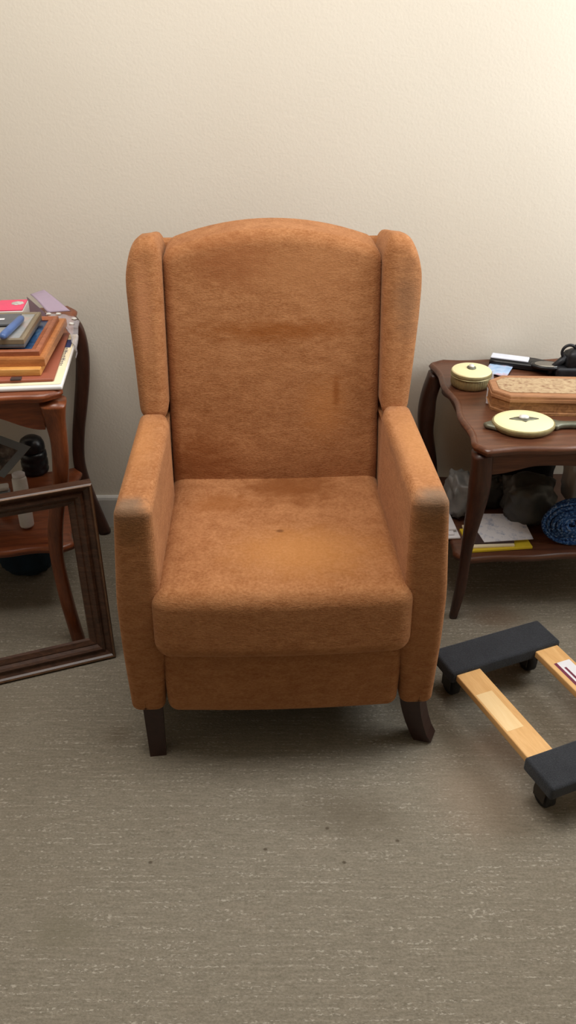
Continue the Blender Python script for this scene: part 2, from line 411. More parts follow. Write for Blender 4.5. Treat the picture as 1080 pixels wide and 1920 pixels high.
# footrest panel
def fpan(p):
    k = (.305-p.z)/.165
    p.x *= 1-.02*k*k; p.y -= .008*math.cos(PI*p.x/.5)*math.sin(PI*k) if p.y < .03 else 0
    p.z -= .008*math.cos(PI*p.x/.5)*max(0, k)
    return p
mesh('footrest_panel', *rbox(-.250, .250, .002, .055, .140, .318, .022, (12, 2, 6), 5, fpan), M['fab'], ch)
mesh('seat_base', *rbox(-.245, .245, .055, .72, .15, .31, .012, (2, 2, 2), 2), M['underside'], ch)
# inner back with arched top, leaning
def fback(p):
    u = abs(p.x)/.249; t = (p.z-.36)/.60
    p.z += .045*(1-u**2)*max(0, t)**1.5
    front = max(0, 1-p.y/.05)
    p.y += back_y(p.z) - .014*front*math.cos(PI*p.x/.52)*math.sin(PI*min(1, max(0, t)))**.7
    p.y -= front*.006*math.exp(-((p.z-.50)/.05)**2)
    return p
mesh('backrest', *rbox(-.249, .249, 0, .15, .36, .966, .026, (16, 3, 18), 6, fback), M['fab_back'], ch)
# outside back shell
mesh('rear_panel', *rbox(-.30, .30, .155, .185, .16, .96, .012, (4, 1, 8), 3, lambda p: Vector((p.x, p.y+back_y(p.z), p.z))), M['fab'], ch)
# wings
def wing(s):
    zs_ = [.612, .63, .68, .75, .83, .89, .93, 1.02]
    xo = [.304, .308, .314, .321, .329, .333, .333, .333] if s > 0 else [.306, .310, .313, .317, .323, .326, .326, .326]
    def f(p):          # p.x, p.z in 0..1 units scaled below
        u = (p.x-.24)/.09; v = (p.z-.612)/.38
        top = (.925 + .079*max(0, 1-abs((u-.25)/.75)**2.4)**.55) if u > .25 else (.985+.019*max(0, 1-((.25-u)/.25)**2))
        w = max(0, min(1, (v-.45)/.55)); z = .612+.38*v
        z += (top-.992)*(w**1.5)
        q = max(zs_[0], min(zs_[-1], z)); i = max(j for j in range(len(zs_)-1) if zs_[j] <= q)
        xx = xo[i]+(xo[i+1]-xo[i])*(q-zs_[i])/(zs_[i+1]-zs_[i])
        x = .247+(xx-.247)*u
        y = p.y
        y2 = y+.452+(z-.62)*.27
        x += .018*(y/.2)*(1 if u > .5 else .2)
        z -= .03*max(0, y-.05)/.15*max(0, v-.7)/.3
        return Vector((s*x, y2, z))
    mesh('wing', *rbox(.24, .33, 0, .24, .612, .992, .030, (5, 6, 18), 6, f), M['fab_wing'], ch)
for s_ in (-1, 1): wing(s_)
# arms
def arm(s):
    def f(p):
        t = p.y/.74; z = p.z
        bul = .016*min(1, max(0, (.655-z)/.22))           # outer side swells below the top
        bul -= .002*max(0, (.30-z)/.15)
        out = (p.x-.240)/.072
        x = p.x + bul*max(0, out) - .004*t
        if out < .5: x += .012*max(0, (.30-z)/.15)
        if out < .5: x += .012*max(0, min(1, (p.y-.40)/.05))
        zz = z-.014*t*max(0, (z-.3)/.35)+(.012 if s > 0 else .002)*max(0, (z-.3)/.35)
        if p.y > .44: zz = min(zz, zz+(.600-zz)*min(1, (p.y-.44)/.02)) if zz > .600 else zz
        y = p.y
        if p.y < .03: y += -.006*math.sin(PI*(z-.14)/.52)+.012*max(0, (.35-z)/.2)
        return Vector((s*x, y, zz))
    mesh('armrest', *rbox(.241, .311, .0, .74, (.134), .648, .017, (4, 20, 16), 5, f), M['fab_arm'], ch)
for s in (-1, 1): arm(s)
# legs
def cleg(top, bot, wt, wb, twist=0):
    rings = []
    for k in range(7):
        t = k/6; p = top.lerp(bot, t); p.x += (bot.x-top.x)*(t*t-t)*.9; p.y += (bot.y-top.y)*(t*t-t)*.9
        w = wt+(wb-wt)*t
        ring = [(math.copysign(w/2, a), math.copysign(w/2, b)) for a, b in ((-1, -1), (1, -1), (1, 1), (-1, 1))]
        c, s_ = math.cos(twist), math.sin(twist)
        rings.append([(p.x+a*c-b*s_, p.y+a*s_+b*c, p.z+(.014*max(0, (a/w)*(1 if bot.x > 0 else 0)) if k == 6 else 0)) for a, b in ring])
    return loft(rings)
for a in ((Vector((-.285, .055, .16)), Vector((-.281, .034, .0)), .044, .036, .1),
          (Vector((.286, .055, .17)), Vector((.325, .050, .0)), .048, .040, -.45),
          (Vector((-.27, .66, .16)), Vector((-.28, .72, .0)), .044, .03, 0),
          (Vector((.27, .66, .16)), Vector((.28, .72, .0)), .044, .03, 0)):
    mesh('leg', *cleg(*a), M['chair_leg'], ch, False)
# ---------------------------------------------------------------- occasional tables
def serp(x0, x1, y0, y1, a=.009, rc=.03, n=160):
    """rectangle with a serpentine, pie-crust edge"""
    P = []
    W, D = x1-x0, y1-y0
    def side(p, q, nrm):
        for i in range(n//4):
            t = .04+.92*i/(n//4)
            o = a*(math.cos(6*PI*(t-.0))*.55 + .45*math.cos(2*PI*t)) - a*.4
            P.append((p[0]+(q[0]-p[0])*t+nrm[0]*o, p[1]+(q[1]-p[1])*t+nrm[1]*o))
    side((x0, y0), (x1, y0), (0, -1)); side((x1, y0), (x1, y1), (1, 0)); side((x1, y1), (x0, y1), (0, 1)); side((x0, y1), (x0, y0), (-1, 0))
    return resample(P, n)
def edge_layers(z0, z1, lip=0):
    h = z1-z0
    L = [(.012, z0), (.006, z0), (.003, z0+h*.12), (.003, z0+h*.3), (0, z0+h*.42), (-.001, z0+h*.62), (.002, z0+h*.82), (.006, z1)]
    if lip: L += [(.010, z1), (.0125, z1-.003), (.016, z1-.0035)]
    return L
def apron(p, q, z0, z1, th, drop, bumps=1):
    """board from p to q whose lower edge is cut in a bracket curve"""
    p, q = Vector(p), Vector(q); d = q-p; L = d.length; n_ = Vector((-d.y, d.x, 0)).normalized()
    rings = []
    N = 40
    for i in range(N+1):
        t = i/N; e = min(t, 1-t)
        k = min(1, e/.22); k = k*k*(3-2*k)
        zz = z0+drop*k - drop*.28*math.exp(-((t-.5)/.06)**2) - drop*.15*math.cos(4*PI*t)*k
        c = p+d*t
        rings.append([c-n_*th/2+Vector((0, 0, zz)), c+n_*th/2+Vector((0, 0, zz)), c+n_*th/2+Vector((0, 0, z1)), c-n_*th/2+Vector((0, 0, z1))])
    return loft(rings)
# --- right table
rt = thing('side_table', 'dark walnut side table with pie-crust edged top to the right of the armchair', 'table', (.430, 1.738, 0), math.radians(3.0))
def L(o, v):       # world point into a thing's own space
    return (Matrix.Translation(o.location) @ Matrix.Rotation(o.rotation_euler.z, 4, 'Z')).inverted() @ Vector(v)
TZ = .570
mesh('tabletop', *slab(serp(0, .62, 0, .572), edge_layers(TZ-.020, TZ, 1)), M['walnut'], rt, True, angle=.9)
for p, q in (((.05, .045, 0), (.57, .045, 0)), ((.05, .525, 0), (.57, .525, 0)), ((.045, .05, 0), (.045, .53, 0)), ((.575, .05, 0), (.575, .53, 0))):
    mesh('apron', *apron(p, q, .485, TZ-.018, .016, .018), M['walnut'], rt, False)
def leg_from(pts, y0, y1, zb, dep, parent, mat, mirror=None, ztop=None):
    """pts: (py, xl, xr) measured left and right edge; y runs from y0 (top) to y1 (foot)"""
    path, rad = [], []
    n = len(pts)
    for i, (py, a, b) in enumerate(pts):
        yy = y0(i/(n-1)) if callable(y0) else y0+(y1-y0)*i/(n-1)
        A, B = on_y(a, py, yy), on_y(b, py, yy); c = (A+B)/2
        path.append(c); rad.append((B.x-A.x)/2)
    path[-1].z = 0
    if ztop: path[0].z = ztop
    pr = [Vector((p.x, p.y, p.z, )) for p in path]
    sp = spline(pr, 5); rr = [v.x for v in spline([Vector((r, 0, 0)) for r in rad], 5)]
    lp = [L(parent, p) for p in sp]
    if mirror: lp = [mirror(p) for p in lp]
    g = sweep(lp, [(r*1.0, r*dep) for r in rr], 16, 3.4)
    return mesh('leg', *g, mat, parent)
rfl = [(858, 884, 922), (880, 884, 921), (910, 880, 918), (940, 877, 911), (1000, 869, 893), (1040, 864, 883), (1100, 854, 873), (1158, 842, 856)]
fy = lambda t: 1.775+.080*t**1.3
mesh_leg = leg_from(rfl, fy, 0, 0, 1.0, rt, M['darkleg'], None, .545)
leg_from(rfl, fy, 0, 0, 1.0, rt, M['darkleg'], lambda p: Vector((.62-p.x, p.y, p.z)), .545)
rbl = [(705, 803, 832), (740, 790, 819), (775, 784, 815), (810, 786, 812), (860, 797, 818), (910, 800, 820), (960, 796, 815), (1000, 788, 808)]
by = lambda t: 2.262+.03*t
leg_from(rbl, by, 0, 0, 1.0, rt, M['darkleg'], None, .545)
leg_from(rbl, by, 0, 0, 1.0, rt, M['darkleg'], lambda p: Vector((.62-p.x, p.y, p.z)), .545)
SZ = .205
mesh('shelf', *slab(serp(.012, .608, .10, .545, .006), edge_layers(SZ-.022, SZ)), M['walnut'], rt, True, angle=.9)
# --- left table
lt = thing('side_table', 'reddish cherry side table with scalloped apron left of the armchair, piled with picture frames', 'table', (-.487, 1.690, 0), math.radians(8.5))
LZ = .728
mesh('tabletop', *slab(serp(-.62, -.0, 0, .625, .007), edge_layers(LZ-.020, LZ)), M['cherry'], lt, True, angle=.9)
for p, q in (((-.575, .035, 0), (-.045, .035, 0)), ((-.575, .59, 0), (-.045, .59, 0)), ((-.04, .04, 0), (-.04, .585, 0)), ((-.58, .04, 0), (-.58, .585, 0))):
    mesh('apron', *apron(p, q, .635, LZ-.018, .018, .034), M['cherry'], lt, False)
lfl = [(752, 74, 124), (785, 84, 123), (820, 94, 126), (860, 98, 129), (910, 98, 127), (960, 92, 120), (1000, 90, 118), (1050, 96, 120), (1120, 112, 136), (1160, 124, 147), (1203, 137, 160)]
fyl = lambda t: 1.715+.04*t
leg_from(lfl, fyl, 0, 0, 1.0, lt, M['cherryleg'], None, .70)
leg_from(lfl, fyl, 0, 0, 1.0, lt, M['cherryleg'], lambda p: Vector((-.62-p.x, p.y, p.z)), .70)
lbl = [(590, 118, 142), (620, 136, 158), (660, 142, 167), (710, 142, 168), (760, 139, 164), (810, 136, 159), (860, 137, 159), (900, 146, 168), (950, 165, 187), (995, 187, 208)]
byl = lambda t: 2.275+.012*t
leg_from(lbl, byl, 0, 0, .9, lt, M['darkleg'], None, .70)
leg_from(lbl, byl, 0, 0, .9, lt, M['darkleg'], lambda p: Vector((-.62-p.x, p.y, p.z)), .70)
LS = .245
mesh('shelf', *slab(serp(-.585, -.045, .152, .59, .012), edge_layers(LS-.022, LS)), M['cherry'], lt, True, angle=.9)
# ---------------------------------------------------------------- leaning empty frame
def frame_piece(Wd, Ht, w, prof, mat, name, parent, to3):
    """mitred frame swept round a rectangle; prof = [(inward, height)]"""
    rings = []
    for (cx, cy, dx, dy) in ((0, 0, 1, 1), (Wd, 0, -1, 1), (Wd, Ht, -1, -1), (0, Ht, 1, -1), (0, 0, 1, 1)):
        rings.append([to3(cx+dx*a, cy+dy*a, h) for a, h in prof])
    return mesh(name, *loft(rings, False), mat, parent, False)
BR = on_z(217, 1229, .0); TL = on_z(0, 1280, 0)
fx = (TL-BR).normalized()                                 # along the bottom rail towards the left
topR = on_y(171, 906, BR.y+.006)
up = (topR-BR); fh = up.length; up.normalize()
nrm = fx.cross(up).normalized()
if nrm.y > 0: nrm = -nrm                                   # faces the room
fr = thing('picture_frame', 'large empty dark wood picture frame leaning upright against the left table', 'picture frame', (BR.x, BR.y, 0), 0)
FW = .62
def tf(u, v, w): return fx*u + up*v + nrm*w + Vector((0, 0, .003))
prof = [(0, -.018), (0, .006), (.003, .010), (.007, .009), (.010, .004), (.016, .000), (.021, -.003), (.024, .001), (.030, .003), (.035, -.001), (.041, -.007), (.044, -.006), (.050, -.009), (.056, -.011), (.058, -.018), (0, -.018)]
frame_piece(FW, fh, .058, prof, M['frame'], 'moulding', fr, tf)
frame_piece(FW, fh, .01, [(.0015, .0085), (.003, .0112), (.0065, .0102), (.006, .007), (.0015, .0085)], M['frame_gilt'], 'gilt_line', fr, tf)
# ---------------------------------------------------------------- things on the left table
def flat_frame(name, label, cat, loc, rz, w, d, h, rim, mat, inner, inner_name='picture', group=None, z_in=None, rabbet=.004):
    o = thing(name, label, cat, loc, rz, group)
    pr = [(0, 0), (0, h*.8), (.002, h), (rim*.45, h), (rim*.6, h*.86), (rim, h*.72), (rim, 0), (0, 0)]
    frame_piece(w, d, rim, pr, mat, 'moulding', o, lambda u, v, q: Vector((-u, v, q)))   # corner at the right front, runs left and back
    if inner: mesh(inner_name, *box(-w+rim-.001, -rim+.001, rim-.001, d-rim+.001, .001, (z_in or h*.5)), inner, o, False)
    return o
z0 = LZ+.0005
K = on_z(116, 722, z0+.012)                               # right front corner of the bottom board
rz = math.radians(6)
tb = thing('document_board', 'wide white-edged board with cream margin and blue lettering under all the frames', 'board', (K.x, K.y, z0), rz)
mesh('board', *rbox(-.52, 0, 0, .335, 0, .010, .004, (2, 2, 1), 3), M['tray'], tb)
mesh('card_margin', *box(-.505, -.004, .010, .328, .0102, .0112), M['creamcard'], tb, False)
let = []
rnd = random.Random(4)
let.append(box(-.021, -.008, .235, .290, .0113, .0116))
for i in range(11):
    yy = .12+i*.0105
    let.append(box(-.020, -.0195+rnd.uniform(.004, .009), yy, yy+.003, .0113, .0116))
    let.append(box(-.0165, -.0145, yy, yy+rnd.uniform(.004, .008), .0113, .0116))
mesh('lettering', *merge(*let), M['inkblue'], tb, False)
z1 = z0+.0117
al = thing('photo_album', 'flat terracotta album cover lying directly on the white-edged board', 'album', (K.x-.028, K.y+.020, z1), rz)
mesh('cover', *rbox(-.46, .006, 0, .300, 0, .007, .003, (2, 2, 1), 2), M['terracotta'], al)
mesh('clasp', *rbox(-.085, -.062, -.003, .012, .0065, .010, .001, (1, 1, 1), 2), M['brownfold'], al)
z2 = z1+.0073
yb = thing('wooden_panel', 'thin yellow wooden panel second above the terracotta album edge', 'panel', (K.x-.052, K.y+.034, z2), math.radians(3))
mesh('panel', *rbox(-.42, 0, 0, .28, 0, .016, .002, (2, 2, 1), 2), M['yellowwood'], yb)
z3 = z2+.0163
flat_frame('picture_frame', 'honey brown wooden picture frame, larger one in the pile on the left table', 'picture frame', (K.x-.044, K.y+.050, z3), math.radians(2.5), .42, .268, .020, .034, M['oakframe'], M['brownfold'], 'backing')
z4 = z3+.0203
flat_frame('picture_frame', 'red-brown picture frame with dark blue picture lying under the taupe frame', 'picture frame', (K.x-.056, K.y+.060, z4), math.radians(3), .38, .238, .012, .020, M['redframe'], M['pic_blue'])
z5 = z4+.0123
sb = thing('slate_folder', 'grey-green backing folder directly under the topmost taupe frame', 'folder', (K.x-.090, K.y+.074, z5), math.radians(2.5))
mesh('cover', *rbox(-.34, 0, 0, .188, 0, .009, .002, (2, 2, 1), 2), M['slate'], sb)
z6 = z5+.0093
flat_frame('picture_frame', 'topmost taupe frame with faded grey picture on the left table pile', 'picture frame', (K.x-.090, K.y+.074, z6), math.radians(2.5), .34, .188, .012, .013, M['greyframe'], M['pic_grey'], z_in=.0098)
z7 = z6+.0125
# case + pen lying on it
P7 = on_z(38, 620, z7+.008)
pn = thing('eyeglass_case', 'slim blue rounded case lying across the topmost taupe frame', 'case', (on_z(2, 634, z7).x, on_z(2, 634, z7).y, z7), 0)
a7, b7 = L(pn, on_z(3, 632, z7+.008)), L(pn, on_z(42, 595, z7+.008))
mesh('case_body', *sweep([a7.lerp(b7, t)+Vector((0, 0, 0)) for t in (0, .03, .1, .5, .9, .97, 1)], [.004, .007, .0085, .0085, .0085, .006, .003], 16), M['bluepen'], pn)
gb = thing('photo_card', 'dark grey photo card tucked behind the slim blue case', 'card', (on_z(0, 607, z7).x, on_z(0, 607, z7).y, z7), rz)
mesh('card', *rbox(-.12, .040, -.018, .055, 0, .005, .001, (1, 1, 1), 2), M['slate'], gb)
mesh('white_mark', *box(-.02, .008, .012, .022, .0051, .0054), M['paper'], gb, False)
# pink card behind
pk = on_z(0, 586, LZ+.070)
pc = thing('greeting_card', 'hot pink card with white stripe lying on table behind the frames', 'card', (pk.x, pk.y+.012, LZ+.0005), rz)
mesh('card_stack', *rbox(-.20, .050, .002, .090, 0, .067, .002, (1, 1, 1), 2), M['tray'], pc)
mesh('pink_cover', *rbox(-.018, .049, .004, .088, .0672, .0702, .001, (1, 1, 1), 2), M['pink'], pc)
fl = []
for k in range(7):
    th = 2*PI*k/7; fl.append(lathe([(.0005, 0), (.0070, 0), (.0070, .0006+.0002*k), (.0005, .0006+.0002*k)], 12, (.030+.0085*math.cos(th), .055+.0085*math.sin(th), .0703)))
mesh('white_flower', *merge(*fl), M['whiteplastic'], pc)
# lilac envelope, curled up flap
lp = on_z(92, 580, LZ)
le = thing('envelope', 'folded lilac envelope standing tilted behind the picture frames', 'envelope', (0, 0, 0), 0)
def lilac():
    yb_ = 2.16
    A, B = on_y(56, 552, 2.24), on_y(82, 543, 2.25)
    Cc, D = on_y(132, 582, 2.12), on_y(90, 585, 2.10)
    rows = []
    for i in range(13):
        t = i/12; p = A.lerp(D, t); q = B.lerp(Cc, t); row = []
        for j in range(9):
            s = j/8; v = p.lerp(q, s); v.z += .010*math.sin(PI*t)*(1-s*.3); v.y -= .012*math.sin(PI*t*.9); row.append(v)
        rows.append(row)
    V = [v for r in rows for v in r]; W = [v+Vector((.001, .004, -.0022)) for v in V]; n = 9; F_ = []
    m = len(V)
    for i in range(12):
        for j in range(8):
            a = i*n+j; F_.append((a, a+1, a+n+1, a+n)); F_.append((m+a, m+a+n, m+a+n+1, m+a+1))
    ed = [j for j in range(n)]+[i*n+n-1 for i in range(1, 13)]+[12*n+j for j in range(n-2, -1, -1)]+[i*n for i in range(11, 0, -1)]
    for i in range(len(ed)):
        a, b = ed[i], ed[(i+1) % len(ed)]; F_.append((a, b, m+b, m+a))
    return V+W, F_
g = lilac(); base = Vector((sum(v.x for v in g[0])/len(g[0]), 2.17, LZ)); le.location = base
mesh('flap', [v-base for v in g[0]], g[1], M['lilac'], le)
q0, q1, q2, q3 = on_y(50, 556, 2.25), on_y(84, 586, 2.11), on_y(94, 596, 2.13), on_y(56, 572, 2.26)
g2 = loft([[v-base for v in (q0, q1, q2, q3)], [Vector((v.x-base.x, v.y-base.y+(.004 if k > 1 else 0), .001)) for k, v in enumerate((q0, q1, q2, q3))]])
mesh('pocket', *g2, M['lilac'], le, False)
# crinkled clear bag on the right rear of the pile
cb = thing('plastic_bag', 'crinkled clear plastic bag draped over the right edge of left table', 'bag', (on_z(125, 610, LZ).x, on_z(125, 610, LZ).y, LZ), 0)
def film(px, yy_, n1=14, n2=8, amp=.005, seed=1):
    rows = []
    for i in range(n1+1):
        t = i/n1; row = []
        for j in range(n2+1):
            s = j/n2
            a = px[0].lerp(px[1], t); b = px[3].lerp(px[2], t); v = a.lerp(b, s)
            v += Vector((noise.noise(v*60+Vector((seed, 0, 0))), noise.noise(v*60+Vector((0, seed, 0))), noise.noise(v*60+Vector((0, 0, seed)))))*amp
            row.append(v)
        rows.append(row)
    V = [v for r in rows for v in r]; F_ = []; n = n2+1; m = len(V)
    W = [v+Vector((0, 0, -.0006)) for v in V]
    for i in range(n1):
        for j in range(n2):
            a = i*n+j; F_.append((a, a+1, a+n+1, a+n)); F_.append((m+a, m+a+n, m+a+n+1, m+a+1))
    ed = list(range(n))+[i*n+n-1 for i in range(1, n1+1)]+[n1*n+j for j in range(n2-1, -1, -1)]+[i*n for i in range(n1-1, 0, -1)]
    for i in range(len(ed)):
        a, b = ed[i], ed[(i+1) % len(ed)]; F_.append((a, b, m+b, m+a))
    return V+W, F_
def lilacfix(): pass
corners = [on_z(82, 584, LZ+.058), on_z(150, 598, LZ+.046), on_z(144, 672, LZ+.006), on_z(134, 622, LZ+.030)]
g = film(corners, 0, 16, 10, .007, 3)
mesh('film', [v-cb.location for v in g[0]], g[1], M['film'], cb)
for (px, py) in ((91, 589), (109, 589), (139, 598), (134, 607)):  # white lumps modelled in place of the sparkles on the crinkled plastic
    c = on_z(px, py, LZ+.064)-cb.location; mesh('sparkle_lump', *crumple(c, (.006, .005, .003), px, .5, 2, None, 2), M['whiteplastic'], cb)
# ---------------------------------------------------------------- left table's shelf
J = on_z(68, 885, LS)
jr = thing('ridged_jar', 'dark ridged glass jar with domed lid standing on the left shelf', 'jar', (J.x, J.y, LS+.0005), 0)
mesh('jar_body', *lathe([(0, 0), (.030, 0), (.037, .004), (.039, .012), (.036, .018), (.039, .024), (.039, .040), (.036, .046), (.039, .052), (.038, .066), (.034, .072), (0, .073)], 36), M['black'], jr)
mesh('jar_lid', *lathe([(0, .0732), (.035, .0732), (.037, .078), (.036, .094), (.030, .108), (.018, .116), (0, .118)], 36), M['black'], jr)
# white tube + grey tube standing on shelf
T = on_z(52, 990, LS)
tp = on_y(35, 893, T.y+.02)
tu = thing('plastic_bottle', 'white plastic tube-shaped bottle on the left shelf behind the dark frame rail', 'bottle', (T.x, T.y, LS+.0008), 0)
dv = tp-Vector((T.x, T.y, LS))
mesh('bottle_body', *sweep([dv*t+Vector((0, 0, .003)) for t in (0, .02, .05, .5, .75, .93, .97)], [.012, .0165, .0185, .0195, .0195, .019, .016], 24), M['whiteplastic'], tu)
mesh('cap', *sweep([dv*t+Vector((0, 0, .003)) for t in (.97, .98, 1.03, 1.05)], [.0155, .0165, .0165, .012], 24), M['paper'], tu)
T2 = on_z(10, 955, LS)
tu2 = thing('plastic_bottle', 'smaller cloudy grey container left of the white bottle on the shelf', 'bottle', (T2.x, T2.y, LS+.0005), .3)
mesh('container_body', *rbox(-.022, .022, -.016, .016, 0, .062, .008, (2, 2, 3), 4), M['greycard'], tu2)
mesh('container_lid', *rbox(-.020, .020, -.014, .014, .0622, .074, .004, (2, 2, 1), 3), M['whiteplastic'], tu2)
# magazine leaning on shelf
mg = thing('photo_booklet', 'grey-bordered booklet with dark photo cover propped up on the left shelf', 'booklet', (0, 0, 0), 0)
def on_lean(px, py, y0, zr, k=.55):        # plane y = y0 + k (z - zr)
    a, b, d = _ray(px, py); t = (y0+k*(CH-zr))/(b-k*d); return Vector((a*t, b*t, CH+d*t))
m0, m1, m2, m3 = (on_lean(px, py, 1.90, LS) for px, py in ((-82, 786), (58, 838), (8, 896), (-132, 844)))
ml = Vector((m2.x, m2.y, LS)); mg.location = ml

def quadslab(a, b, c, d, th, off=0):
    n = (b-a).cross(d-a).normalized()
    if n.y > 0: n = -n
    return loft([[v+n*(off+k*th)-ml for v in (a, b, c, d)] for k in (0, 1)])
mesh('cover', *quadslab(m0, m1, m2, m3, .003), M['greycard'], mg, False)
ctr = (m0+m1+m2+m3)/4
sh = lambda v, k: ctr.lerp(v, k)
def bil(s, t): return m0.lerp(m1, s).lerp(m3.lerp(m2, s), t)
mesh('photo', *quadslab(bil(.05, .20), bil(.90, .20), bil(.90, .88), bil(.05, .88), .0004, .0031), M['pic_dark'], mg, False)
# teal bag on the floor beneath
TB = on_z(55, 1070, 0)
tbg = mesh('cloth_bag', *crumple((0, 0, .055), (.075, .06, .055), 5, .12, 1.6, .001), M['teal'])
tbg.location = (TB.x, TB.y+.01, 0)
tag(tbg, 'dark teal cloth bag on the carpet beneath the left table shelf', 'bag')
# ---------------------------------------------------------------- things on the right table
zt = TZ+.0005-.0035
# round box
R0 = on_z(881, 722, zt)
rb = thing('trinket_box', 'round brass trinket box with cream lid at rear left of right table', 'box', (R0.x, R0.y, zt), 0); rb.scale = (1.13,)*3
rib = lambda th, z: .012*math.cos(46*th)
mesh('box_body', *lathe([(0, 0), (.040, 0), (.043, .002), (.0455, .008), (.0455, .022), (.044, .025), (0, .025)], 184, fl=rib), M['brass'], rb)
mesh('lid_rim', *lathe([(0, .0252), (.0465, .0252), (.048, .027), (.0465, .029), (.048, .031), (.0475, .035), (.0470, .036), (0, .036)], 64), M['brass'], rb, angle=.5)
mesh('lid', *lathe([(0, .0361), (.0462, .0361), (.0462, .0372), (.0445, .0390), (.036, .0405), (.02, .0415), (0, .0418)], 64), M['cream'], rb, angle=.5)
gm = mesh('ornament', *lathe([(0, .0415), (.012, .0415), (.0115, .0435), (.008, .045), (0, .0455)], 24, (0, .004, 0), .9, 1.1), M['pewter'], rb)
mesh('gem', *lathe([(0, .045), (.0075, .045), (.0065, .0485), (.003, .0505), (0, .0505)], 16, (0, .004, 0), .9, 1.2), M['gem'], gm)
# octagonal carved box
def ob_pt(px, py, z): return on_z(px, py, z)
OZ = zt+.052
o1 = on_z(928, 722, OZ); o2 = on_z(958, 742, OZ)
O = thing('jewelry_box', 'long octagonal carved wooden jewelry box with floral inlaid lid on right table', 'box', (o2.x, o2.y, zt), math.radians(-3))
c_, LB, DB = .040, .300, .135
octo = [(0, 0), (LB-c_, 0), (LB, c_*.9), (LB, DB-c_*.9), (LB-c_, DB), (0, DB), (-c_, DB-c_*.9), (-c_, c_*.9)]
mesh('box_body', *slab([tuple(p) for p in octo], [(0.0, 0), (0.0, .006), (.003, .008), (.003, .034)]), M['boxside'], O, False)
mesh('lid', *slab([tuple(p) for p in octo], [(.0015, .0342), (-.001, .035), (-.001, .042), (.0008, .0425), (.0008, .049), (.003, .052), (.016, .0522)]), M['boxband'], O, False)
mesh('inlay', *slab([tuple(p) for p in octo], [(.020, .0523), (.020, .0533), (.026, .0540), (.03, .0540)]), M['boxtop'], O, False)
# hand mirror
HM = on_z(980, 802, zt)
hm = thing('hand_mirror', 'oval cream-backed hand mirror with jewelled centre at front of right table', 'mirror', (HM.x, HM.y, zt), math.radians(0)); hm.scale = (1.32,)*3
sx_, sy_ = 1.0, .88
mesh('mirror_body', *lathe([(0, 0), (.050, 0), (.054, .003), (.0565, .007), (.0570, .010), (.056, .0125), (.0545, .013), (0, .013)], 72, sx=sx_, sy=sy_), M['brass'], hm, angle=.5)
mesh('enamel_back', *lathe([(0, .0131), (.0535, .0131), (.0535, .0138), (.0515, .0150), (.040, .0165), (.02, .0175), (0, .0178)], 72, sx=sx_, sy=sy_), M['cream'], hm, angle=.5)
kite = [(-.027, 0), (-.016, .006), (-.006, .009), (0, .015), (.006, .009), (.016, .006), (.027, 0), (.016, -.005), (.006, -.008), (0, -.014), (-.006, -.008), (-.016, -.005)]
orn = mesh('ornament', *slab(kite, [(0, .0155), (0, .0185), (.0015, .0192)]), M['pewter'], hm)
mesh('gem', *lathe([(0, .0190), (.0085, .0190), (.0075, .0225), (.004, .0240), (0, .0242)], 20, (0, .002, 0), 1.15, .9), M['gem'], orn)
han = [(.050, .010), (.058, .016), (.066, .009), (.080, .0075), (.11, .0085), (.15, .010), (.165, .007), (.170, 0)]
han = han+[(x, -y) for x, y in han[::-1][1:]]
mesh('handle', *slab(resample(han, 60), [(.002, .001), (0, .004), (0, .008), (.002, .011)]), M['pewter'], hm)
tipo = [(-.054, .016), (-.062, .010), (-.072, .004), (-.069, -.006), (-.060, -.012), (-.050, -.018), (-.04, -.01), (-.04, .01)]
mesh('finial', *slab(resample(tipo, 40), [(.002, .001), (0, .004), (0, .007), (.003, .010)]), M['pewter'], hm)
# black brush case with white insert
b0 = on_z(920, 672, zt+.012); b1 = on_z(1062, 690, zt+.012)
d = (b1-b0); bl = thing('brush', 'long black brush with white insert strip lying behind the jewelry box', 'brush', (b0.x, b0.y, zt+.002), math.atan2(d.y, d.x))
bw = .031
bo = [(0, -bw*.8), (.012, -bw), (.12, -bw), (.155, -bw*.75), (d.length*.98, -bw*.9), (d.length, -bw*.4), (d.length, bw*.5), (.155, bw*.7), (.12, bw), (.012, bw), (0, bw*.8)]
mesh('brush_body', *slab(resample(bo, 60), [(.003, .0), (0, .003), (0, .014), (.003, .017)]), M['black'], bl)
mesh('insert_strip', *rbox(.001, .105, -.020, .014, .0172, .0235, .004, (4, 1, 1), 3), M['bristle'], bl)
# black oval mirror
e0 = on_z(1026, 688, zt+.02)
em = thing('hand_mirror', 'small black framed oval mirror with dark handle behind the jewelry box', 'mirror', (e0.x, e0.y, zt+.0195), math.radians(-10))
mesh('mirror_rim', *lathe([(0, 0), (.040, 0), (.044, .003), (.044, .007), (.040, .009), (.036, .0085), (0, .0075)], 56, sx=1, sy=.62), M['black'], em)
mesh('glass', *lathe([(0, .0086), (.0350, .0086), (.0345, .0092), (0, .0094)], 56, sx=1, sy=.62), M['glassy'], em)
mesh('handle', *rbox(.040, .15, -.011, .011, .001, .011, .005, (4, 1, 1), 3), M['black'], em)
